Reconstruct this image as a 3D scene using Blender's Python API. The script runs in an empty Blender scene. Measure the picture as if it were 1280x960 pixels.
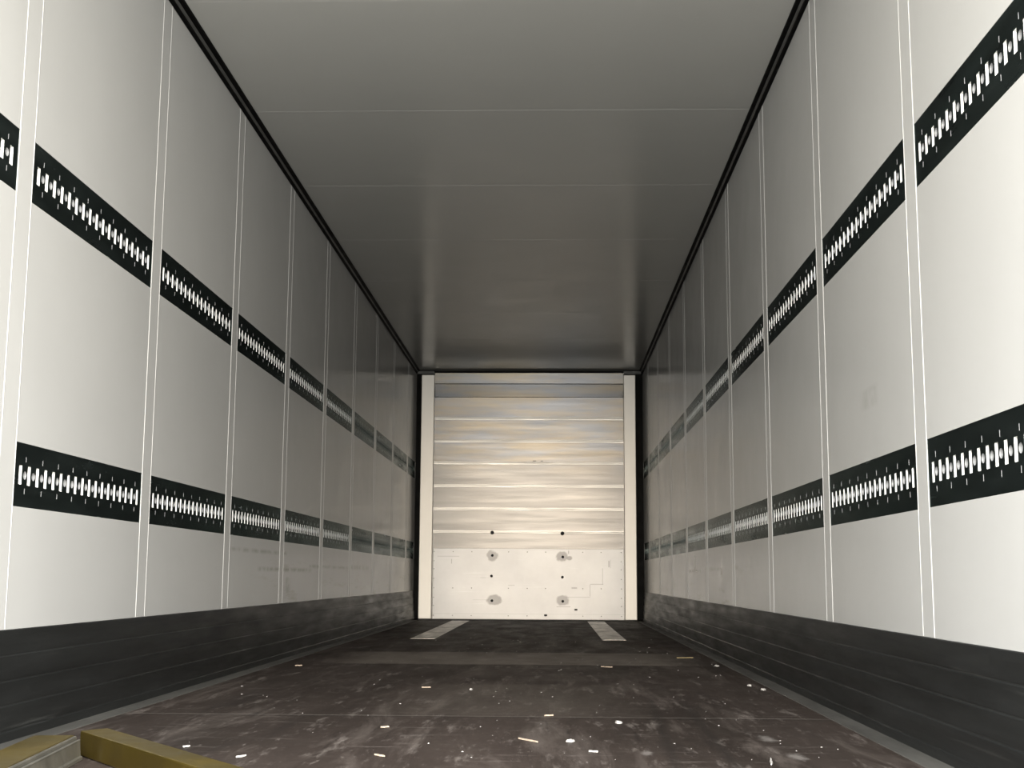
import bpy, bmesh, math, random
from mathutils import Vector, Matrix
random.seed(7)
C = bpy.context.scene.collection
sc = bpy.context.scene

# ---------------------------------------------------------------- camera
F, PITCH, YAW, ROLL = 1620.36, 0.14795, -0.0313, 0.00576
CAM = Vector((0.2501, 0.0, 0.4487))
fw = Vector((math.sin(YAW)*math.cos(PITCH), math.cos(YAW)*math.cos(PITCH), math.sin(PITCH)))
rt = Vector((math.cos(YAW), -math.sin(YAW), 0))
up = rt.cross(fw)
r2 = math.cos(ROLL)*rt + math.sin(ROLL)*up
u2 = -math.sin(ROLL)*rt + math.cos(ROLL)*up
cd = bpy.data.cameras.new('camera')
cd.sensor_width = 36.0
cd.lens = 36.0*F/1280.0
cd.clip_start = 0.02
cam = bpy.data.objects.new('camera', cd)
m = Matrix((r2, u2, -fw)).transposed().to_4x4()
m.translation = CAM
cam.matrix_world = m
C.objects.link(cam)
sc.camera = cam

# ---------------------------------------------------------------- sky and exposure
SKY, HORIZON, GROUND = (2.6, 2.65, 2.7), (3.6, 3.4, 3.05), (1.45, 1.42, 1.34)
w = bpy.data.worlds.new('daylight')
sc.world = w
w.use_nodes = True
nt = w.node_tree
nt.nodes.clear()
wo = nt.nodes.new('ShaderNodeOutputWorld')
bg = nt.nodes.new('ShaderNodeBackground')
tc = nt.nodes.new('ShaderNodeTexCoord')
sx = nt.nodes.new('ShaderNodeSeparateXYZ')
cr = nt.nodes.new('ShaderNodeValToRGB')
mr = nt.nodes.new('ShaderNodeMapRange')
mr.inputs['From Min'].default_value = -1.0
mr.inputs['From Max'].default_value = 1.0
nt.links.new(tc.outputs['Generated'], sx.inputs[0])
nt.links.new(sx.outputs['Z'], mr.inputs['Value'])
nt.links.new(mr.outputs[0], cr.inputs[0])
e = cr.color_ramp.elements
e[0].position = 0.485; e[0].color = (*[c/4 for c in GROUND], 1)
e[1].position = 0.515; e[1].color = (*[c/4 for c in HORIZON], 1)
e2 = cr.color_ramp.elements.new(0.75); e2.color = (*[c/4 for c in SKY], 1)
# brighter sky to the right of the doorway, a warm low patch straight behind
side = nt.nodes.new('ShaderNodeMapRange')
side.inputs['From Min'].default_value = -1.0
side.inputs['From Max'].default_value = 1.0
side.inputs['To Min'].default_value = 0.65
side.inputs['To Max'].default_value = 2.1
nt.links.new(sx.outputs['X'], side.inputs['Value'])
sm = nt.nodes.new('ShaderNodeVectorMath'); sm.operation = 'SCALE'
nt.links.new(cr.outputs[0], sm.inputs[0]); nt.links.new(side.outputs[0], sm.inputs['Scale'])
dt = nt.nodes.new('ShaderNodeVectorMath'); dt.operation = 'DOT_PRODUCT'
dt.inputs[1].default_value = Vector((.0, -1, .05)).normalized()
nt.links.new(tc.outputs['Generated'], dt.inputs[0])
gl = nt.nodes.new('ShaderNodeMapRange'); gl.interpolation_type = 'SMOOTHSTEP'
gl.inputs['From Min'].default_value = 0.9975
gl.inputs['From Max'].default_value = 0.9997
gl.inputs['To Max'].default_value = 1.2
nt.links.new(dt.outputs['Value'], gl.inputs['Value'])
gc = nt.nodes.new('ShaderNodeVectorMath'); gc.operation = 'SCALE'
gc.inputs[0].default_value = (1.0, .66, .34)
nt.links.new(gl.outputs[0], gc.inputs['Scale'])
ad = nt.nodes.new('ShaderNodeVectorMath'); ad.operation = 'ADD'
nt.links.new(sm.outputs[0], ad.inputs[0]); nt.links.new(gc.outputs[0], ad.inputs[1])
nt.links.new(ad.outputs[0], bg.inputs[0])
bg.inputs[1].default_value = 4.0
nt.links.new(bg.outputs[0], wo.inputs[0])

sc.view_settings.view_transform = 'Standard'
sc.view_settings.look = 'None'
sc.view_settings.gamma = 1.0
sc.view_settings.use_curve_mapping = False
sc.view_settings.exposure = 3.28
# the open rear doorway, marked for the renderer as the way daylight comes in
pl = bpy.data.lights.new('doorway_portal', 'AREA')
pl.shape = 'RECTANGLE'; pl.size, pl.size_y = 2.48, 2.7
pl.cycles.is_portal = True
po = bpy.data.objects.new('doorway_portal', pl)
po.location = (0, 0.5, 1.35); po.rotation_euler = (math.radians(90), 0, 0)
C.objects.link(po)
sc.cycles.max_bounces = 24
sc.cycles.diffuse_bounces = 16
sc.cycles.glossy_bounces = 8
sc.cycles.sample_clamp_indirect = 10.0

# ---------------------------------------------------------------- helpers
def thing(name, label, cat, loc=(0, 0, 0), rotz=0, group=None):
    o = bpy.data.objects.new(name, None)
    C.objects.link(o)
    o.empty_display_size = 0.05
    o.location = loc
    o.rotation_euler = (0, 0, rotz)
    o['label'] = label
    o['category'] = cat
    if group: o['group'] = group
    return o

def tag(o, label, cat, group=None, kind=None):
    o['label'] = label
    o['category'] = cat
    if group: o['group'] = group
    if kind: o['kind'] = kind
    return o

def mesh(name, bm, mats, smooth=False):
    me = bpy.data.meshes.new(name)
    bmesh.ops.remove_doubles(bm, verts=bm.verts, dist=1e-6)
    bmesh.ops.recalc_face_normals(bm, faces=bm.faces)
    bm.to_mesh(me)
    bm.free()
    for mt in (mats if isinstance(mats, (list, tuple)) else [mats]):
        me.materials.append(mt)
    if smooth:
        for p in me.polygons: p.use_smooth = True
    return me

def obj(name, me, parent=None, loc=None):
    o = bpy.data.objects.new(name, me)
    C.objects.link(o)
    if parent: o.parent = parent
    if loc: o.location = loc
    return o

def struct(name, bm, mats, parent=None, label=None, cat=None, smooth=False):
    o = obj(name, mesh(name, bm, mats, smooth), parent)
    if parent is None:
        o['kind'] = 'structure'
        if label: o['label'] = label
        if cat: o['category'] = cat
    return o

def box(bm, x0, x1, y0, y1, z0, z1, mi=0):
    v = [bm.verts.new(p) for p in ((x0,y0,z0),(x1,y0,z0),(x1,y1,z0),(x0,y1,z0),(x0,y0,z1),(x1,y0,z1),(x1,y1,z1),(x0,y1,z1))]
    for q in ((0,3,2,1),(4,5,6,7),(0,1,5,4),(1,2,6,5),(2,3,7,6),(3,0,4,7)):
        f = bm.faces.new([v[i] for i in q]); f.material_index = mi
    return v

def bevbox(bm, x0, x1, y0, y1, z0, z1, b, seg=2):
    t = bmesh.new()
    box(t, x0, x1, y0, y1, z0, z1)
    bmesh.ops.bevel(t, geom=t.edges[:], offset=b, segments=seg, affect='EDGES', profile=0.5)
    me = bpy.data.meshes.new('tmp'); t.to_mesh(me); t.free()
    bm.from_mesh(me); bpy.data.meshes.remove(me)

def prism(bm, prof, axis, a, b, mi=0):
    """closed 2-D outline swept straight from a to b along the axis ('x': outline is (y,z), 'y': (x,z), 'z': (x,y))"""
    def P(p, t):
        return {'x': (t, p[0], p[1]), 'y': (p[0], t, p[1]), 'z': (p[0], p[1], t)}[axis]
    A = [bm.verts.new(P(p, a)) for p in prof]
    B = [bm.verts.new(P(p, b)) for p in prof]
    n = len(prof)
    for i in range(n):
        f = bm.faces.new((A[i], A[(i+1) % n], B[(i+1) % n], B[i])); f.material_index = mi
    f = bm.faces.new(A[::-1]); f.material_index = mi
    f = bm.faces.new(B); f.material_index = mi

def disc(bm, cx, y, cz, r, depth, n=16, dome=0.0):
    """short round stud on a plane facing -y: base at y, top at y-depth"""
    a = [bm.verts.new((cx+r*math.cos(2*math.pi*i/n), y, cz+r*math.sin(2*math.pi*i/n))) for i in range(n)]
    b = [bm.verts.new((cx+r*.8*math.cos(2*math.pi*i/n), y-depth, cz+r*.8*math.sin(2*math.pi*i/n))) for i in range(n)]
    for i in range(n): bm.faces.new((a[i], a[(i+1) % n], b[(i+1) % n], b[i]))
    c = bm.verts.new((cx, y-depth-dome, cz))
    for i in range(n): bm.faces.new((b[i], b[(i+1) % n], c))

# ---------------------------------------------------------------- materials
class Mat:
    def __init__(s, name):
        s.m = bpy.data.materials.new(name); s.m.use_nodes = True
        s.t = s.m.node_tree; s.b = s.t.nodes['Principled BSDF']
        s.geo = s.t.nodes.new('ShaderNodeNewGeometry')
        s.pos = s.geo.outputs['Position']
    def n(s, kind, **kw):
        nd = s.t.nodes.new(kind)
        for k, v in kw.items(): setattr(nd, k, v)
        return nd
    def link(s, a, b): s.t.links.new(a, b)
    def scaled(s, v):
        nd = s.n('ShaderNodeVectorMath', operation='MULTIPLY'); s.link(s.pos, nd.inputs[0]); nd.inputs[1].default_value = v
        return nd.outputs[0]
    def noise(s, scale, v=(1, 1, 1), detail=4, rough=.55, dist=0.0):
        nd = s.n('ShaderNodeTexNoise'); nd.inputs['Scale'].default_value = scale
        nd.inputs['Detail'].default_value = detail; nd.inputs['Roughness'].default_value = rough
        nd.inputs['Distortion'].default_value = dist
        s.link(s.scaled(v), nd.inputs['Vector'])
        return nd.outputs['Fac']
    def ramp(s, f, a, b, lo=0.0, hi=1.0):
        nd = s.n('ShaderNodeMapRange'); s.link(f, nd.inputs['Value'])
        nd.inputs['From Min'].default_value = a; nd.inputs['From Max'].default_value = b
        nd.inputs['To Min'].default_value = lo; nd.inputs['To Max'].default_value = hi
        return nd.outputs[0]
    def math(s, op, a, b=None):
        nd = s.n('ShaderNodeMath', operation=op)
        for i, v in enumerate((a, b)):
            if v is None: continue
            if isinstance(v, (int, float)): nd.inputs[i].default_value = v
            else: s.link(v, nd.inputs[i])
        return nd.outputs[0]
    def mix(s, f, a, b):
        nd = s.n('ShaderNodeMix', data_type='RGBA')
        if isinstance(f, (int, float)): nd.inputs[0].default_value = f
        else: s.link(f, nd.inputs[0])
        for i, v in ((6, a), (7, b)):
            if isinstance(v, tuple): nd.inputs[i].default_value = (*v[:3], 1)
            else: s.link(v, nd.inputs[i])
        return nd.outputs[2]
    def xyz(s):
        nd = s.n('ShaderNodeSeparateXYZ'); s.link(s.pos, nd.inputs[0]); return nd.outputs
    def band(s, v, a, b, soft=.01):
        return s.math('MULTIPLY', s.ramp(v, a-soft, a+soft), s.ramp(v, b-soft, b+soft, 1, 0))
    def color(s, c):
        if isinstance(c, tuple): s.b.inputs['Base Color'].default_value = (*c[:3], 1)
        else: s.link(c, s.b.inputs['Base Color'])
        return s
    def set(s, rough=.5, metal=0.0, spec=.5):
        for k, v in (('Roughness', rough), ('Metallic', metal), ('Specular IOR Level', spec)):
            if isinstance(v, (int, float)): s.b.inputs[k].default_value = v
            else: s.link(v, s.b.inputs[k])
        return s
    def brushed(s, amount):
        tg = s.n('ShaderNodeTangent', direction_type='RADIAL', axis='Z')
        s.link(tg.outputs[0], s.b.inputs['Tangent'])
        s.b.inputs['Anisotropic'].default_value = amount
        s.b.inputs['Anisotropic Rotation'].default_value = .25
        return s
    def bump(s, h, strength=.2, dist=.01):
        nd = s.n('ShaderNodeBump'); nd.inputs['Strength'].default_value = strength; nd.inputs['Distance'].default_value = dist
        s.link(h, nd.inputs['Height']); s.link(nd.outputs[0], s.b.inputs['Normal']); return s

def wall_material():
    k = Mat('white_panel')
    c = k.mix(k.ramp(k.noise(1.3, detail=3), .3, .7), (.322, .322, .314), (.34, .34, .332))
    x, y, z = k.xyz()
    # scuffs low on the walls towards the front, rubbed along the wall
    low = k.math('MULTIPLY', k.ramp(z, .60, .50), k.ramp(y, 6.2, 7.4))
    sc1 = k.ramp(k.noise(2.2, (1, .8, 7), 6, .65), .56, .74)
    c = k.mix(k.math('MULTIPLY', k.math('MULTIPLY', sc1, low), .8), c, (.22, .20, .18))
    # fine rubbed hairlines
    sc2 = k.ramp(k.noise(2.0, (1, .3, 22), 5, .7), .70, .85)
    c = k.mix(k.math('MULTIPLY', sc2, .04), c, (.33, .32, .30))
    # single scuff marks with a place of their own
    def mark(side, y0, y1, z0, z1, amt):
        f = k.math('MULTIPLY', k.band(y, y0, y1, .03), k.band(z, z0, z1, .008))
        f = k.math('MULTIPLY', f, k.ramp(x, 0, .01 if side > 0 else -.01))
        return k.math('MULTIPLY', f, k.math('MULTIPLY', k.ramp(k.noise(14, (1, 1, 1)), .3, .6), min(1.0, amt*1.7)))
    for a in ((1, 9.05, 9.16, .50, .60, .55), (1, 8.75, 9.5, .488, .508, .5), (1, 7.65, 7.72, .46, .55, .5), (1, 7.75, 8.5, .495, .515, .3),
              (-1, 6.6, 8.1, .475, .492, .45), (-1, 8.0, 9.6, .5, .516, .4), (-1, 5.9, 7.3, .565, .58, .35), (-1, 7.3, 7.42, .36, .44, .3), (-1, 9.6, 10.6, .5, .53, .3),
              (1, 3.95, 4.15, .98, 1.04, .12), (-1, 3.15, 3.17, .55, .62, .2)):
        c = k.mix(mark(*a), c, (.13, .12, .11))
    k.color(c).set(k.ramp(k.noise(5), .3, .7, .17, .23), 0, .08)
    k.bump(k.noise(9, detail=3), .03, .01)
    return k.m

def simple(name, col, rough, metal=0.0, spec=.5, var=.15, scale=8, stretch=(1, 1, 1)):
    k = Mat(name)
    a = tuple(max(0, v*(1-var)) for v in col); b = tuple(min(1, v*(1+var)) for v in col)
    k.color(k.mix(k.ramp(k.noise(scale, stretch), .3, .7), a, b))
    k.set(k.ramp(k.noise(scale*1.7, stretch), .3, .7, rough*.85, min(1, rough*1.15)), metal, spec)
    return k.m

M_WALL = wall_material()
M_CEIL = simple('white_ceiling', (.318, .318, .302), .22, 0, .14, .02, 1.5)
M_STRIP = simple('joint_strip', (.338, .338, .33), .2, 0, .08, .03, 3)
M_BEAD = simple('joint_bead', (.35, .35, .342), .25, 0, .08, .02, 3)
M_BLACK = simple('black_profile', (.0022, .0022, .0022), .6, 0, .04, .2)
M_PROFILE = simple('grey_profile', (.055, .055, .052), .45, 0.2, .5, .2)
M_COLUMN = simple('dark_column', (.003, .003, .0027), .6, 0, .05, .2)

def rail_material():
    k = Mat('dark_galvanised_rail')
    c = k.mix(k.ramp(k.noise(3, (1, 1, 6), 5, .6), .3, .75), (.042, .052, .050), (.082, .098, .095))
    c = k.mix(k.math('MULTIPLY', k.ramp(k.noise(9, (1, 1.2, 3), 5, .65), .6, .75), .35), c, (.16, .17, .17))
    k.color(c).set(k.ramp(k.noise(6, (1, .5, 3)), .3, .7, .14, .28), .9, .5)
    k.b.inputs['Specular Tint'].default_value = (.26, .30, .30, 1)
    k.bump(k.noise(2.5, (1, .6, 4), 3), .06, .01)
    return k.m
M_RAIL = rail_material()
M_ZINC = simple('bright_zinc', (.72, .72, .70), .5, .1, .5, .05, 30)
M_HOLE = simple('round_zinc', (.33, .335, .34), .35, .5, .5, .1, 30)

def floor_material():
    k = Mat('brown_plywood')
    x, y, z = k.xyz()
    c = k.mix(k.ramp(k.noise(1.1, (1.4, .35, 1), 6, .6, .4), .3, .7), (.0165, .0123, .0100), (.043, .033, .0285))
    # wear rubbed lengthwise and across
    wr = k.ramp(k.noise(2.6, (2.2, .32, 1), 7, .68, .8), .52, .72)
    c = k.mix(k.math('MULTIPLY', wr, .6), c, (.115, .097, .086))
    fine = k.ramp(k.noise(13, (1, .18, 1), 6, .75), .56, .70)
    c = k.mix(k.math('MULTIPLY', fine, .65), c, (.17, .148, .134))
    cross = k.ramp(k.noise(9, (.3, 2.2, 1), 7, .78), .58, .72)
    c = k.mix(k.math('MULTIPLY', cross, .6), c, (.17, .148, .134))
    speck = k.ramp(k.noise(38, (1, .16, 1), 5, .8), .60, .72)
    c = k.mix(k.math('MULTIPLY', speck, .55), c, (.20, .172, .157))
    dline = k.ramp(k.noise(24, (1, .07, 1), 4, .7, .3), .60, .70)
    c = k.mix(k.math('MULTIPLY', dline, .6), c, (.012, .009, .008))
    dark = k.ramp(k.noise(1.7, (2.6, .25, 1), 4, .6, 1.0), .56, .72)
    c = k.mix(k.math('MULTIPLY', dark, .55), c, (.014, .011, .010))
    # sheets: a lighter crosswise band with straight ends, and dark butt seams
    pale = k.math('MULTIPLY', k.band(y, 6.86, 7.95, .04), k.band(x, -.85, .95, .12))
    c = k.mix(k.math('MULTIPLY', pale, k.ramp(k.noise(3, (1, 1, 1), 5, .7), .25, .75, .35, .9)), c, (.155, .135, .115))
    p2 = k.math('MULTIPLY', k.band(y, 4.35, 5.6, .05), k.band(x, -.25, .45, .2))
    c = k.mix(k.math('MULTIPLY', p2, .22), c, (.11, .095, .08))
    for ys in (4.31, 6.82, 9.58, 11.9):
        c = k.mix(k.math('MULTIPLY', k.band(y, ys-.006, ys+.006, .004), .6), c, (.012, .010, .010))
    c = k.mix(k.math('MULTIPLY', k.band(y, 4.325, 4.34, .006), .35), c, (.2, .18, .16))
    # grey rubbed patches
    for px, py, rx, ry in ((.862, 3.80, .03, .10), (.876, 3.43, .03, .09), (.498, 3.48, .02, .06)):
        dx = k.math('DIVIDE', k.math('SUBTRACT', x, px), rx); dy = k.math('DIVIDE', k.math('SUBTRACT', y, py), ry)
        d = k.math('SQRT', k.math('ADD', k.math('MULTIPLY', dx, dx), k.math('MULTIPLY', dy, dy)))
        d = k.math('ADD', d, k.ramp(k.noise(30, (1, .5, 1), 4, .7), 0, 1, -.9, .9))
        c = k.mix(k.ramp(d, .9, .3, 0, .5), c, (.20, .184, .172))
    # tyre-like dark rub lines on the right
    for off, slope in ((.56, .04), (.70, .02)):
        ln = k.math('SUBTRACT', x, k.math('ADD', off, k.math('MULTIPLY', k.math('SUBTRACT', y, 3.5), slope)))
        f = k.math('MULTIPLY', k.band(ln, -.012, .012, .012), k.ramp(y, 5.4, 4.4))
        c = k.mix(k.math('MULTIPLY', f, .55), c, (.012, .010, .009))
    k.color(c).set(k.ramp(k.noise(4, (1.5, .4, 1), 5), .3, .7, .5, .7), 0, .10)
    k.bump(k.noise(60, (1, .4, 1), 3), .08, .004)
    return k.m
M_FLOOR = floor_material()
M_EDGE = simple('floor_edge_metal', (.066, .064, .058), .5, .2, .5, .3, 5, (2, .4, 1))
M_SKIRT = None
def skirt_material():
    k = Mat('dark_kick_rail')
    c = k.mix(k.ramp(k.noise(2, (1, .4, 5), 6, .65), .3, .75), (.0065, .0072, .0072), (.015, .0162, .0160))
    sf = k.ramp(k.noise(4, (1, .22, 9), 6, .7), .62, .76)
    c = k.mix(k.math('MULTIPLY', sf, .5), c, (.085, .085, .08))
    k.color(c).set(k.ramp(k.noise(5, (1, .4, 4)), .3, .7, .32, .5), .25, .5)
    return k.m
M_SKIRT = skirt_material()

def sheet_material():
    k = Mat('galvanised_sheet')
    c = k.mix(k.ramp(k.noise(2, (.35, 1, 9), 5, .6), .3, .7), (.084, .081, .077), (.104, .100, .094))
    x, y, z = k.xyz()
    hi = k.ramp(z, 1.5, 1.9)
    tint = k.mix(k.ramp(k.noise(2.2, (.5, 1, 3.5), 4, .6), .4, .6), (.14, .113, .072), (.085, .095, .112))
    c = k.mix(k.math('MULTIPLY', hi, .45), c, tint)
    k.color(c).set(k.ramp(k.noise(5, (.3, 1, 6)), .3, .7, .30, .36), .75, .4).brushed(.7)
    k.bump(k.noise(3, (.25, 1, 14), 3), .03, .01)
    return k.m
M_SHEET = sheet_material()

M_RIB = simple('rib_pale', (.235, .228, .212), .36, .5, .5, .05, 10, (.2, 1, 4))  # bulkhead ribs, coloured paler than the sheet around them
STAINS = ((-.393, .674, .060, .060), (.358, .672, .070, .055), (.437, .655, .035, .026), (-.375, .205, .085, .056), (.365, .205, .072, .058))
def plate_material():
    k = Mat('kick_plate_metal')
    x, y, z = k.xyz()
    c = k.mix(k.ramp(k.noise(2.2, (1, 1, 1), 5, .6), .3, .7), (.27, .269, .267), (.32, .318, .314))
    ln = k.ramp(k.noise(5, (.25, 1, 8), 6, .7), .62, .78)
    c = k.mix(k.math('MULTIPLY', ln, .35), c, (.45, .45, .45))
    ln2 = k.ramp(k.noise(6, (7, 1, .3), 6, .7), .66, .8)
    c = k.mix(k.math('MULTIPLY', ln2, .35), c, (.4, .4, .4))
    for sx_, sz_, rx, rz in STAINS:
        dx = k.math('DIVIDE', k.math('SUBTRACT', x, sx_), rx); dz = k.math('DIVIDE', k.math('SUBTRACT', z, sz_), rz)
        d = k.math('SQRT', k.math('ADD', k.math('MULTIPLY', dx, dx), k.math('MULTIPLY', dz, dz)))
        d = k.math('ADD', d, k.ramp(k.noise(16, (1, 1, 1), 4, .6), 0, 1, -.4, .4))
        c = k.mix(k.ramp(d, 1.1, .8, 0, .85), c, (.14, .135, .132))
    for x0, x1, z0, z1, a in ((.425, .433, .70, .735, .7), (.858, .866, .56, .63, .8), (.878, .882, .55, .64, .5), (.66, .80, .375, .382, .5), (.79, .797, .375, .55, .45),
                              (.655, .662, .25, .375, .45), (.40, .66, .238, .243, .5), (-.985, -.75, .665, .672, .35), (-.835, -.828, .59, .64, .6), (-.52, -.46, .44, .444, .5),
                              (-.22, -.15, .36, .365, .5), (.46, .52, .33, .345, .5), (-.60, -.42, .205, .209, .35), (.30, .45, .135, .142, .5), (-1.03, 1.03, .058, .061, .35)):
        f = k.math('MULTIPLY', k.band(x, x0, x1, .003), k.band(z, z0, z1, .003))
        c = k.mix(k.math('MULTIPLY', f, a), c, (.08, .08, .08))
    k.color(c).set(k.ramp(k.noise(4), .3, .7, .405, .42), .4, .5).brushed(.6)
    return k.m
M_PLATE = plate_material()
M_POST = simple('cream_post', (.72, .695, .645), .5, .3, .4, .02, 4)
M_POST.node_tree.nodes['Principled BSDF'].inputs['Roughness'].default_value = .5
for _l in list(M_POST.node_tree.links):
    if _l.to_socket.name == 'Roughness': M_POST.node_tree.links.remove(_l)
M_DARKHOLE = simple('dark_hole', (.01, .01, .01), .7, 0, .2, .2)
M_SCREW = simple('screw_steel', (.12, .115, .11), .45, .5, .5, .2, 40)
M_BRACKET = simple('bracket_grey', (.03, .03, .028), .5, .2, .5, .2, 20)
def runner_material():
    k = Mat('worn_steel_runner')
    c = k.mix(k.ramp(k.noise(3, (3, .8, 1), 6, .65), .35, .7), (.25, .24, .22), (.75, .72, .67))
    k.color(c).set(k.ramp(k.noise(6, (2, .5, 1)), .3, .7, .34, .5), .8, .4)
    return k.m
M_RUNNER = runner_material()
def gold_material():
    k = Mat('gold_anodised')
    c = k.mix(k.ramp(k.noise(3, (1, 1, 1), 5, .6), .3, .7), (.15, .105, .012), (.20, .145, .03))
    c = k.mix(k.math('MULTIPLY', k.ramp(k.noise(5, (1, 1, 1), 6, .7), .55, .75), .4), c, (.27, .235, .13))
    k.color(c).set(k.ramp(k.noise(8), .3, .7, .30, .42), .95, .4)
    return k.m
M_GOLD = gold_material()
M_ALU = simple('dull_aluminium', (.10, .095, .08), .48, .5, .5, .25, 12)
M_WOOD = simple('pale_wood', (.30, .24, .185), .8, 0, .2, .2, 60)
M_STRAW = simple('yellow_wood', (.24, .19, .10), .8, 0, .2, .2, 60)
M_PAPER = simple('pale_chip', (.36, .345, .325), .8, 0, .2, .1, 60)

# ---------------------------------------------------------------- shell
HW, H, Y0, Y1 = 1.24, 2.70, 0.5, 14.1
J0, PER, HALF = 3.4955, 1.2237, .0537
RZ, RH = (0.7255, 1.592), .0897           # rail centres and half height
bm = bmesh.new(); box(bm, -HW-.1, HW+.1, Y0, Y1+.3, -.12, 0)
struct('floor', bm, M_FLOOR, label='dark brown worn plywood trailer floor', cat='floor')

bm = bmesh.new()
seams = [J0+PER*k+.11 for k in range(-2, 9)]
a = Y0
for s in seams + [Y1+.3]:
    box(bm, -HW-.1, HW+.1, a, s-.0025, H, H+.1); a = s+.0025
box(bm, -HW-.1, HW+.1, Y0, Y1+.3, H+.004, H+.12)
ceiling = struct('ceiling', bm, M_CEIL, label='smooth pale grey trailer roof lining in wide sheets', cat='ceiling')
for s in seams:                                               # thin bead in every roof seam
    bm = bmesh.new(); prism(bm, [(s-.0035, H+.004), (s-.0022, H-.0003), (s+.0022, H-.0003), (s+.0035, H+.004)], 'x', -HW+.02, HW-.02)
    struct('roof_seam', bm, M_CEIL, ceiling)

YF = 2.2155                                                   # the recessed bands start at the first visible joint
for side, sn in (('left', -1), ('right', 1)):
    bm = bmesh.new()
    X = lambda d: sn*(HW+d)
    prof = [(X(.14), 0), (X(0), 0)]
    for rz in RZ:
        prof += [(X(0), rz-RH), (X(.05), rz-RH), (X(.05), rz+RH), (X(0), rz+RH)]
    prof += [(X(0), H), (X(.14), H)]
    prism(bm, prof, 'y', YF, Y1-.05)
    box(bm, *sorted((X(0), X(.14))), Y1-.05, Y1+.3, 0, H)
    box(bm, *sorted((X(0), X(.14))), Y0, YF, 0, H)
    struct('wall_'+side, bm, M_WALL, label='white panelled trailer side wall on the %s with dark lashing rails' % side, cat='wall')
    # kick rail
    bm = bmesh.new()
    x = lambda d: sn*(HW-d)
    prof = [(x(-.02), .002), (x(.022), .002), (x(.022), .026), (x(.0185), .028)]
    prof += [(x(.0178), .0305), (x(.0185), .033), (x(.0185), .094), (x(.015), .096), (x(.0143), .0985), (x(.015), .101), (x(.015), .159), (x(.0115), .161), (x(.0108), .1635), (x(.0115), .166), (x(.0115), .227), (x(.008), .229), (x(.0073), .2315), (x(.008), .234), (x(.008), .297), (x(.006), .299), (x(-.02), .299)]
    prism(bm, prof, 'y', Y0, Y1-.07)
    struct('baseboard_'+side, bm, M_SKIRT, label='dark ribbed kick rail along the foot of the %s wall' % side, cat='kick rail')
    # flat metal edging of the floor
    bm = bmesh.new(); bevbox(bm, *sorted((sn*(HW-.012), sn*1.15)), Y0, Y1-.1, -.004, .002, .001, 1)
    struct('trim_%d' % (1 if sn < 0 else 2), bm, M_EDGE, label='flat grey metal strip edging the floor under the %s kick rail' % side, cat='floor strip')
    # black roof profile with a pale line in its groove
    bm = bmesh.new()
    prism(bm, [(x(-.01), H+.01), (x(-.01), 2.656), (x(.006), 2.656), (x(.012), 2.662), (x(.014), 2.674), (x(.020), 2.681), (x(.025), 2.684), (x(.034), 2.69), (x(.036), H+.01)], 'y', Y0, Y1-.02)
    t = struct('trim_%d' % (3 if sn < 0 else 4), bm, M_BLACK, label='black roof edge profile along the top of the %s wall' % side, cat='roof profile')
    bm = bmesh.new()
    prism(bm, [(x(.0125), 2.670), (x(.0185), 2.6725), (x(.0215), 2.680), (x(.016), 2.679)], 'y', Y0, Y1-.03)
    struct('pale_lip', bm, M_PROFILE, t)

# joint covers: flat strip with two raised beads
jn = 5
ORD = ('nearest', 'second', 'third', 'fourth', 'fifth', 'sixth', 'seventh', 'eighth', 'ninth', 'tenth')
for side, sn in (('left', -1), ('right', 1)):
    for k in range(-1, 9):
        yc = J0 + PER*k
        bm = bmesh.new(); xi = lambda d: sn*(HW-d)
        box(bm, *sorted((xi(.0004), xi(-.05))), yc-HALF, yc+HALF, .30, 2.665)
        t = struct('trim_%d' % jn, bm, M_STRIP, label='white joint strip down the %s wall, %s from the open end' % (side, ORD[k+1]), cat='joint strip')
        jn += 1
        for s in (-1, 1):
            bm = bmesh.new()
            ye = yc + s*(HALF-.003)
            prism(bm, [(xi(-.001), ye-.0024), (xi(.0012), ye-.0015), (xi(.0016), ye), (xi(.0012), ye+.0015), (xi(-.001), ye+.0024)], 'z', .30, 2.66)
            struct('bead', bm, M_BEAD, t)

# ---------------------------------------------------------------- lashing rails
PITCH_S, SW, SH, SD = .0607, .0245, .027, .032
def openings(n):
    sl = [(.031+PITCH_S*i, .031+PITCH_S*i+SW) for i in range(n)]
    ho = [.031+PITCH_S*i+SW+.0175 for i in range(n-1)]
    ti = [ho[i]+.003 for i in range(0, n-1, 2)]
    return sl, ho, ti
HR, HQ = .0118, .0140
TW, TZ0, TZ1 = .0042, .037, .0525

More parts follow.
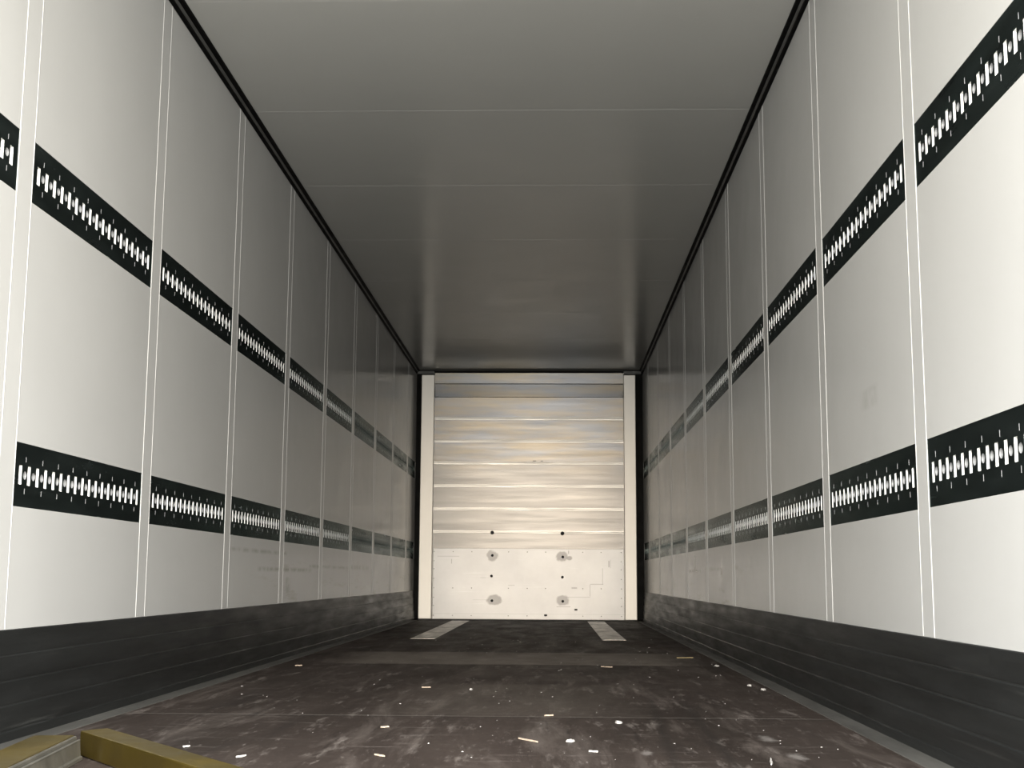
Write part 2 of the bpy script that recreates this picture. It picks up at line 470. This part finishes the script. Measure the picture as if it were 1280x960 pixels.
def plate_bm(bm, sn, length, n, mi=0):
    sl, ho, ti = openings(n)
    rects = [(a, b, -SH, SH) for a, b in sl] + [(h-HQ, h+HQ, -HQ, HQ) for h in ho]
    rects += [(t-TW/2, t+TW/2, TZ0, TZ1) for t in ti] + [(t-TW/2, t+TW/2, -TZ1, -TZ0) for t in ti]
    ys = sorted({0.0, length} | {round(v, 6) for r in rects for v in r[:2]})
    zs = sorted({-RH, RH, -SH, SH, -HQ, HQ, TZ0, TZ1, -TZ0, -TZ1})
    vs = {}
    def V(y, z, x=0.0):
        key = (round(x, 6), round(y, 6), round(z, 6))
        if key not in vs: vs[key] = bm.verts.new((x, y, z))
        return vs[key]
    for i in range(len(ys)-1):
        for j in range(len(zs)-1):
            cy, cz = (ys[i]+ys[i+1])/2, (zs[j]+zs[j+1])/2
            if any(r[0] < cy < r[1] and r[2] < cz < r[3] for r in rects): continue
            f = bm.faces.new((V(ys[i], zs[j]), V(ys[i+1], zs[j]), V(ys[i+1], zs[j+1]), V(ys[i], zs[j+1]))); f.material_index = mi
    N = 16
    for h in ho:                                              # square cell round each hole, cut to a circle
        for q in range(N):
            a0, a1 = 2*math.pi*q/N + math.pi/4, 2*math.pi*(q+1)/N + math.pi/4
            def sq(a):
                c, s = math.cos(a), math.sin(a); m_ = max(abs(c), abs(s)); return h+HQ*c/m_, HQ*s/m_
            def ci(a): return h+HR*math.cos(a), HR*math.sin(a)
            f = bm.faces.new((V(*sq(a0)), V(*sq(a1)), V(*ci(a1)), V(*ci(a0)))); f.material_index = mi
    for z in (-RH, RH):                                       # folded long edges, let into the wall
        f = bm.faces.new((V(0, z), V(length, z), V(length, z, sn*.02), V(0, z, sn*.02))); f.material_index = mi

def slot_bm(bm, sn, y=0.0, mi=0, dark=1, edge=None):
    """lining of one slot: the thin dark plate edge, four bright inward walls and a back; y = its near edge"""
    xs = (0, sn*(edge or (.0022 if sn < 0 else .0018)), sn*SD)
    c4 = [(y, -SH), (y+SW, -SH), (y+SW, SH), (y, SH)]
    for k in (0, 1):
        for i in range(4):
            p, q = c4[i], c4[(i+1) % 4]
            f = bm.faces.new([bm.verts.new(v) for v in ((xs[k], *p), (xs[k], *q), (xs[k+1], *q), (xs[k+1], *p))])
            f.material_index = dark if k == 0 else mi
    f = bm.faces.new([bm.verts.new((xs[2], *p)) for p in c4]); f.material_index = dark

def hole_bm(bm, sn, y=0.0, mi=0, N=16):
    x1 = sn*.016
    P = [(y+HR*math.cos(2*math.pi*q/N+math.pi/4), HR*math.sin(2*math.pi*q/N+math.pi/4)) for q in range(N)]
    for i in range(N):
        p, q = P[i], P[(i+1) % N]
        f = bm.faces.new([bm.verts.new(v) for v in ((0, *p), (0, *q), (x1, *q), (x1, *p))]); f.material_index = mi
    f = bm.faces.new([bm.verts.new((x1, *p)) for p in P]); f.material_index = mi

def slit_bm(bm, sn, y=0.0, z=0.0, mi=0):
    x1 = sn*.010; h = (TZ1-TZ0)/2
    a, b, c, d = [(y-TW/2, z-h), (y+TW/2, z-h), (y+TW/2, z+h), (y-TW/2, z+h)]
    for p, q in ((a, b), (b, c), (c, d), (d, a)):
        f = bm.faces.new([bm.verts.new(v) for v in ((0, *p), (0, *q), (x1, *q), (x1, *p))]); f.material_index = mi
    f = bm.faces.new([bm.verts.new((x1, *p)) for p in (a, b, c, d)]); f.material_index = mi

LEN = PER - 2*HALF
def one(fn, sn, mat, name):
    b = bmesh.new(); fn(b, sn); return mesh(name, b, mat)
for side, sn in (('left', -1), ('right', 1)):
    b = bmesh.new(); plate_bm(b, sn, LEN, 18); plate_me = mesh('rail_plate', b, M_RAIL)
    slot_me = one(slot_bm, sn, [M_ZINC, M_RAIL], 'rail_slot')
    hole_me = one(hole_bm, sn, M_HOLE, 'rail_hole')
    slit_me = one(slit_bm, sn, M_HOLE, 'rail_slit')
    def merged(length, n):
        b = bmesh.new(); plate_bm(b, sn, length, n, 0)
        sl, ho, ti = openings(n)
        for a_, _ in sl: slot_bm(b, sn, a_, 1, 0, .006 if sn < 0 else .0042)
        for h in ho: hole_bm(b, sn, h, 0)
        for t in ti:
            for z in (-1, 1): slit_bm(b, sn, t, z*(TZ0+TZ1)/2, 2)
        return mesh('far_rail', b, [M_RAIL, M_ZINC, M_HOLE])
    far_me, last_me = merged(LEN, 18), merged(Y1-.051-(J0+PER*8+HALF), 11)
    sl, ho, ti = openings(18)
    for row, rz in zip(('lower', 'upper'), RZ):
        for k in range(-1, 9):
            y = J0 + PER*k + HALF
            loc = (sn*(HW+.001), y, rz)
            lab = 'dark slotted lashing rail, %s row, %s wall, %s panel from the open end' % (row, side, ORD[k+1])
            grp = 'lashing rails in the %s row of the %s wall' % (row, side)
            if k >= 5:
                r = tag(obj('lashing_rail', far_me if k < 8 else last_me, None, loc), lab, 'lashing rail', grp)
                continue
            r = thing('lashing_rail', lab, 'lashing rail', loc, 0, grp)
            obj('plate', plate_me, r)
            for a_, _ in sl: obj('slot', slot_me, r, (0, a_, 0))
            for h in ho: obj('round_hole', hole_me, r, (0, h, 0))
            for t in ti:
                for z in (-1, 1): obj('slit', slit_me, r, (0, t, z*(TZ0+TZ1)/2))

# ---------------------------------------------------------------- front wall
bm = bmesh.new()
XL, XR = -1.043, 1.031
prof = [(Y1+.25, 0), (Y1, 0)]
for rz in (.933, 1.179, 1.43, 1.679, 1.919, 2.166):
    prof += [(Y1, rz-.017), (Y1-.001, rz), (Y1, rz+.017)]
prof += [(Y1, 2.398), (Y1, 2.402), (Y1+.026, 2.413), (Y1-.004, 2.547), (Y1-.008, 2.549), (Y1-.004, 2.556), (Y1-.004, 2.672), (Y1+.25, 2.672)]
prism(bm, prof, 'x', XL, XR)
front = struct('wall_front', bm, M_SHEET, label='ribbed galvanised front bulkhead closing the far end', cat='wall')
for cx, cz in ((-.396, .925), (.363, .920)):
    b = bmesh.new(); disc(b, cx, Y1-.002, cz, .021, .009, 16, .003)
    struct('hole_plug', b, M_DARKHOLE, front)
for x0, x1 in ((.04, .075), (.125, .15)):
    b = bmesh.new(); bevbox(b, x0, x1, Y1-.006, Y1+.01, 1.699, 1.706, .002, 1)
    struct('chip_mark', b, M_DARKHOLE, front)
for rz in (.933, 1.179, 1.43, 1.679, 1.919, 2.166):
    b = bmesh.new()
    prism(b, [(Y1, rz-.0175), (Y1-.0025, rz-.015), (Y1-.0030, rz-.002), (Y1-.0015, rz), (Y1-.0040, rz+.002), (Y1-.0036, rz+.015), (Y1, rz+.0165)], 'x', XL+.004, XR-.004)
    struct('rib', b, M_RIB, front)
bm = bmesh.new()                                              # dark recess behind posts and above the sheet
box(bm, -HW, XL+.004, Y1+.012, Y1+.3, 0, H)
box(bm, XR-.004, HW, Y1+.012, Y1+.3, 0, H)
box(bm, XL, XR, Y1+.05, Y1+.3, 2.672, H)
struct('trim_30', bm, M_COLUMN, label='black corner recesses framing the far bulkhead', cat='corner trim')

for side, xa, xb in (('left', -1.184, -1.044), ('right', 1.032, 1.160)):
    t = thing('corner_post', 'cream full-height post at the %s edge of the far bulkhead' % side, 'post', ((xa+xb)/2, Y1, 0), 0, 'cream posts of the bulkhead')
    hw = (xb-xa)/2
    b = bmesh.new(); bevbox(b, -hw, hw, -.03, .012, .003, 2.648, .006, 3)
    obj('post_body', mesh('post_body', b, M_POST), t)
    b = bmesh.new(); s = -1 if side == 'left' else 1
    x0, x1 = sorted((-s*(hw-.001), s*(hw+.06)))
    prism(b, [(x0, -.055), (x1, -.055), (x1, .01), (x0, .01)], 'z', 2.655, 2.686)
    bmesh.ops.bevel(b, geom=b.edges[:], offset=.004, segments=2, affect='EDGES')
    obj('top_bracket', mesh('top_bracket', b, M_BRACKET), t)['label'] = 'dark grey top bracket'

# kick plate
kp = thing('kick_plate', 'scratched bright metal kick plate along the foot of the far bulkhead', 'kick plate', (0, Y1-.012, 0))
bm = bmesh.new()
bevbox(bm, XL+.012, XR-.008, -.003, .010, .004, .753, .002, 1)
obj('sheet', mesh('kick_sheet', bm, M_PLATE), kp)
b = bmesh.new(); disc(b, 0, 0, 0, .0062, .0035, 8, .001); screw_me = mesh('screw', b, M_SCREW)
xc = (-1.022, -.816, -.614, -.217, -.015, .182, .581, .778, .994)
pts = [(v, z) for v in xc for z in (.718, .331, .040)]
pts += [(v, z) for v in (xc[0], xc[-1]) for z in (.619, .534, .431, .23, .145)]
for px, pz in pts: obj('screw', screw_me, kp, (px, -.003, pz))
b = bmesh.new(); disc(b, 0, 0, 0, .015, .007, 10, .003); bolt_me = mesh('bolt', b, M_DARKHOLE)
for px, pz in ((-.393, .680), (.367, .667), (-.40, .460), (.363, .452), (-.393, .198), (.367, .196)):
    obj('bolt', bolt_me, kp, (px, -.003, pz))
b = bmesh.new(); bevbox(b, -.016, .016, -.008, 0, -.009, .009, .003, 2); slot2_me = mesh('drain_plug', b, M_DARKHOLE)
for px, pz in ((.183, .048), (.507, .109)):
    obj('plug', slot2_me, kp, (px, -.003, pz))

# ---------------------------------------------------------------- steel runners on the floor by the bulkhead
for side, x0, x1 in (('left', -.785, -.605), ('right', .617, .79)):
    b = bmesh.new(); bevbox(b, x0, x1, 9.62, 13.62, -.003, .0012, .0004, 1)
    o = tag(obj('floor_runner', mesh('floor_runner', b, M_RUNNER)), 'worn steel runner plate set in the floor near the %s post' % side, 'floor plate', 'steel runner plates')
# near-black strip laid on the floor in front of the bulkhead
b = bmesh.new(); bevbox(b, -HW+.02, HW-.02, 13.66, Y1-.035, -.003, .002, .001, 1)
struct('trim_31', b, M_COLUMN, label='dark strip on the floor before the bulkhead', cat='floor strip')

# ---------------------------------------------------------------- load bars, lower left
# gold bar lying diagonally
d = Vector((.608, -.794, 0)); p = Vector((.794, .608, 0)); o0 = Vector((-.912, 3.285, 0))
t = thing('load_bar', 'gold square-section load bar lying diagonally on the brown floor', 'load bar', o0, math.atan2(d.y, d.x), 'load bars lying on the floor')
b = bmesh.new()
bevbox(b, -.035, 2.3, -.0, .078, .0015, .0615, .004, 2)
for v in b.verts:                                             # skewed far end
    if v.co.x < .2: v.co.x += -.30*v.co.y*.9
obj('bar', mesh('bar', b, M_GOLD), t)
# second bar beside the wall, gold top over a grey aluminium profile
ang = math.atan2(.994, -.11) - math.pi/2
t = thing('load_bar', 'gold-topped load bar with grey aluminium side lying beside the left wall', 'load bar', (-.918, 3.235, 0), ang, 'load bars lying on the floor')
b = bmesh.new(); bevbox(b, -.098, 0, -1.9, 0, .0015, .060, .003, 2)
obj('gold_bar', mesh('gold_bar', b, M_GOLD), t)['label'] = 'gold bar'
b = bmesh.new()
prism(b, [(.0005, .0015), (.022, .0015), (.022, .009), (.017, .012), (.0145, .045), (.0150, .049), (.0125, .0505), (.010, .0505), (.0085, .046), (.0065, .046), (.0055, .056), (.0035, .0585), (.0005, .0585)], 'y', -1.9, -.004)
obj('side_profile', mesh('side_profile', b, M_ALU), t)['label'] = 'grey aluminium side profile'

# ---------------------------------------------------------------- litter on the floor
def splinter(name, a, c, wd, mat, label, cat, hgt=.004):
    a, c = Vector((*a, 0)), Vector((*c, 0)); L = (c-a).length
    b = bmesh.new()
    n = 5
    rows = []
    for i in range(n):
        s = i/(n-1); hw = .5*wd/2*(.35+1.3*s*(1-s)*2)*random.uniform(.8, 1.2); j = random.uniform(-.15, .15)*wd
        rows.append([b.verts.new((s*L, j-hw, .001)), b.verts.new((s*L, j+hw, .001)), b.verts.new((s*L, j+hw*.6, .001+hgt)), b.verts.new((s*L, j-hw*.6, .001+hgt))])
    for i in range(n-1):
        for q in range(4): b.faces.new((rows[i][q], rows[i][(q+1) % 4], rows[i+1][(q+1) % 4], rows[i+1][q]))
    b.faces.new(rows[0][::-1]); b.faces.new(rows[-1])
    o = tag(obj(name, mesh(name, b, mat)), label, cat, 'loose bits on the floor')
    o.location = (a.x, a.y, .0005)
    o.rotation_euler = (0, 0, math.atan2((c-a).y, (c-a).x))
    return o
def chip(name, c, r, mat, label, cat, hgt=.006, stretch=1.0):
    b = bmesh.new(); n = 9
    R = [r*random.uniform(.6, 1.1) for _ in range(n)]
    A = [b.verts.new((R[i]*math.cos(6.2832*i/n), stretch*R[i]*math.sin(6.2832*i/n), .0005)) for i in range(n)]
    B = [b.verts.new((.8*R[i]*math.cos(6.2832*i/n), .8*stretch*R[i]*math.sin(6.2832*i/n), hgt*random.uniform(.6, 1.2))) for i in range(n)]
    for i in range(n): b.faces.new((A[i], A[(i+1) % n], B[(i+1) % n], B[i]))
    b.faces.new(A[::-1]); b.faces.new(B)
    o = tag(obj(name, mesh(name, b, mat)), label, cat, 'loose bits on the floor')
    o.location = (*c, .0005)
    return o
splinter('wood_splinter', (.158, 3.735), (.212, 3.655), .012, M_WOOD, 'longest pale wood splinter, lying mid floor toward the open end', 'splinter')
splinter('wood_splinter', (-.197, 3.37), (-.168, 3.34), .011, M_WOOD, 'short pale splinter just right of the gold bar', 'splinter')
splinter('wood_splinter', (-.263, 3.976), (-.238, 3.986), .022, M_WOOD, 'small whitish splinter beyond the gold bar, left of floor centre', 'splinter')
splinter('wood_splinter', (-.28, 5.394), (-.243, 5.40), .02, M_WOOD, 'thin pale splinter before the pale floor band, left of centre', 'splinter')
splinter('wood_splinter', (-1.042, 6.633), (-1.008, 6.638), .03, M_WOOD, 'pale splinter lying beside the left kick rail', 'splinter')
splinter('wood_splinter', (.225, 4.343), (.255, 4.355), .02, M_WOOD, 'pale splinter lying along the nearest floor seam', 'splinter')
splinter('wood_splinter', (.955, 7.50), (1.05, 7.53), .04, M_STRAW, 'yellowish stick lying far back beside the right kick rail', 'stick')
splinter('wood_splinter', (.50, 6.725), (.556, 6.69), .05, M_WOOD, 'pale flake at the near edge of the pale floor band', 'splinter')
splinter('wood_splinter', (.347, 3.475), (.37, 3.466), .014, M_PAPER, 'small white sliver right of the longest splinter', 'splinter')
splinter('wood_splinter', (.797, 3.37), (.784, 3.265), .012, M_PAPER, 'white sliver pointing lengthwise on the floor at lower right', 'splinter')
splinter('wood_splinter', (-.72, 3.485), (-.705, 3.50), .014, M_PAPER, 'tiny white sliver touching the far side of the gold bar', 'splinter')
splinter('wood_splinter', (-.533, 3.30), (-.515, 3.33), .013, M_PAPER, 'tiny white sliver beside the near part of the gold bar', 'splinter')
chip('paint_chip', (.458, 4.165), .017, M_PAPER, 'largest white chip on the right half of the floor', 'chip', .008, 2.2)
chip('paint_chip', (-.073, 5.32), .008, M_PAPER, 'round white chip alone on the mid floor', 'chip', .006, 2)
chip('paint_chip', (.302, 3.686), .014, M_PAPER, 'pale crumb clump just right of the longest splinter', 'chip', .006, 1.5)
chip('paint_chip', (1.108, 5.42), .012, M_PAPER, 'white chip at the edge of the right floor strip', 'chip', .006, 2)
chip('paint_chip', (1.085, 5.62), .012, M_PAPER, 'white chip just behind another at the right floor strip', 'chip', .006, 2)
chip('paint_chip', (1.10, 6.85), .013, M_PAPER, 'white chip farther back beside the right floor strip', 'chip', .006, 2)
b = bmesh.new()
for i in range(150):                                          # crumbs nobody could count
    x = random.uniform(-1.05, 1.1); y = 3.0 + 7.0*random.random()**1.8
    if x < 0 and random.random() < .35: x = -x
    if x < -.25 and y < 3.5: continue
    r = random.uniform(.0008, .0022)*(1 + (y-3)*.12); a0 = random.uniform(0, 6.28)
    ex, ey = r*random.uniform(.8, 2.6), r
    q = [(ex, 0), (0, ey), (-ex, 0), (0, -ey)]
    vs = [b.verts.new((x+math.cos(a0)*u-math.sin(a0)*v, y+math.sin(a0)*u+math.cos(a0)*v, .0006)) for u, v in q]
    top = b.verts.new((x, y, .0006+r*.9))
    for j in range(4): b.faces.new((vs[j], vs[(j+1) % 4], top))
    b.faces.new(vs[::-1])
tag(obj('debris', mesh('debris', b, M_PAPER)), 'fine pale crumbs scattered over the brown floor', 'debris', None, 'stuff')
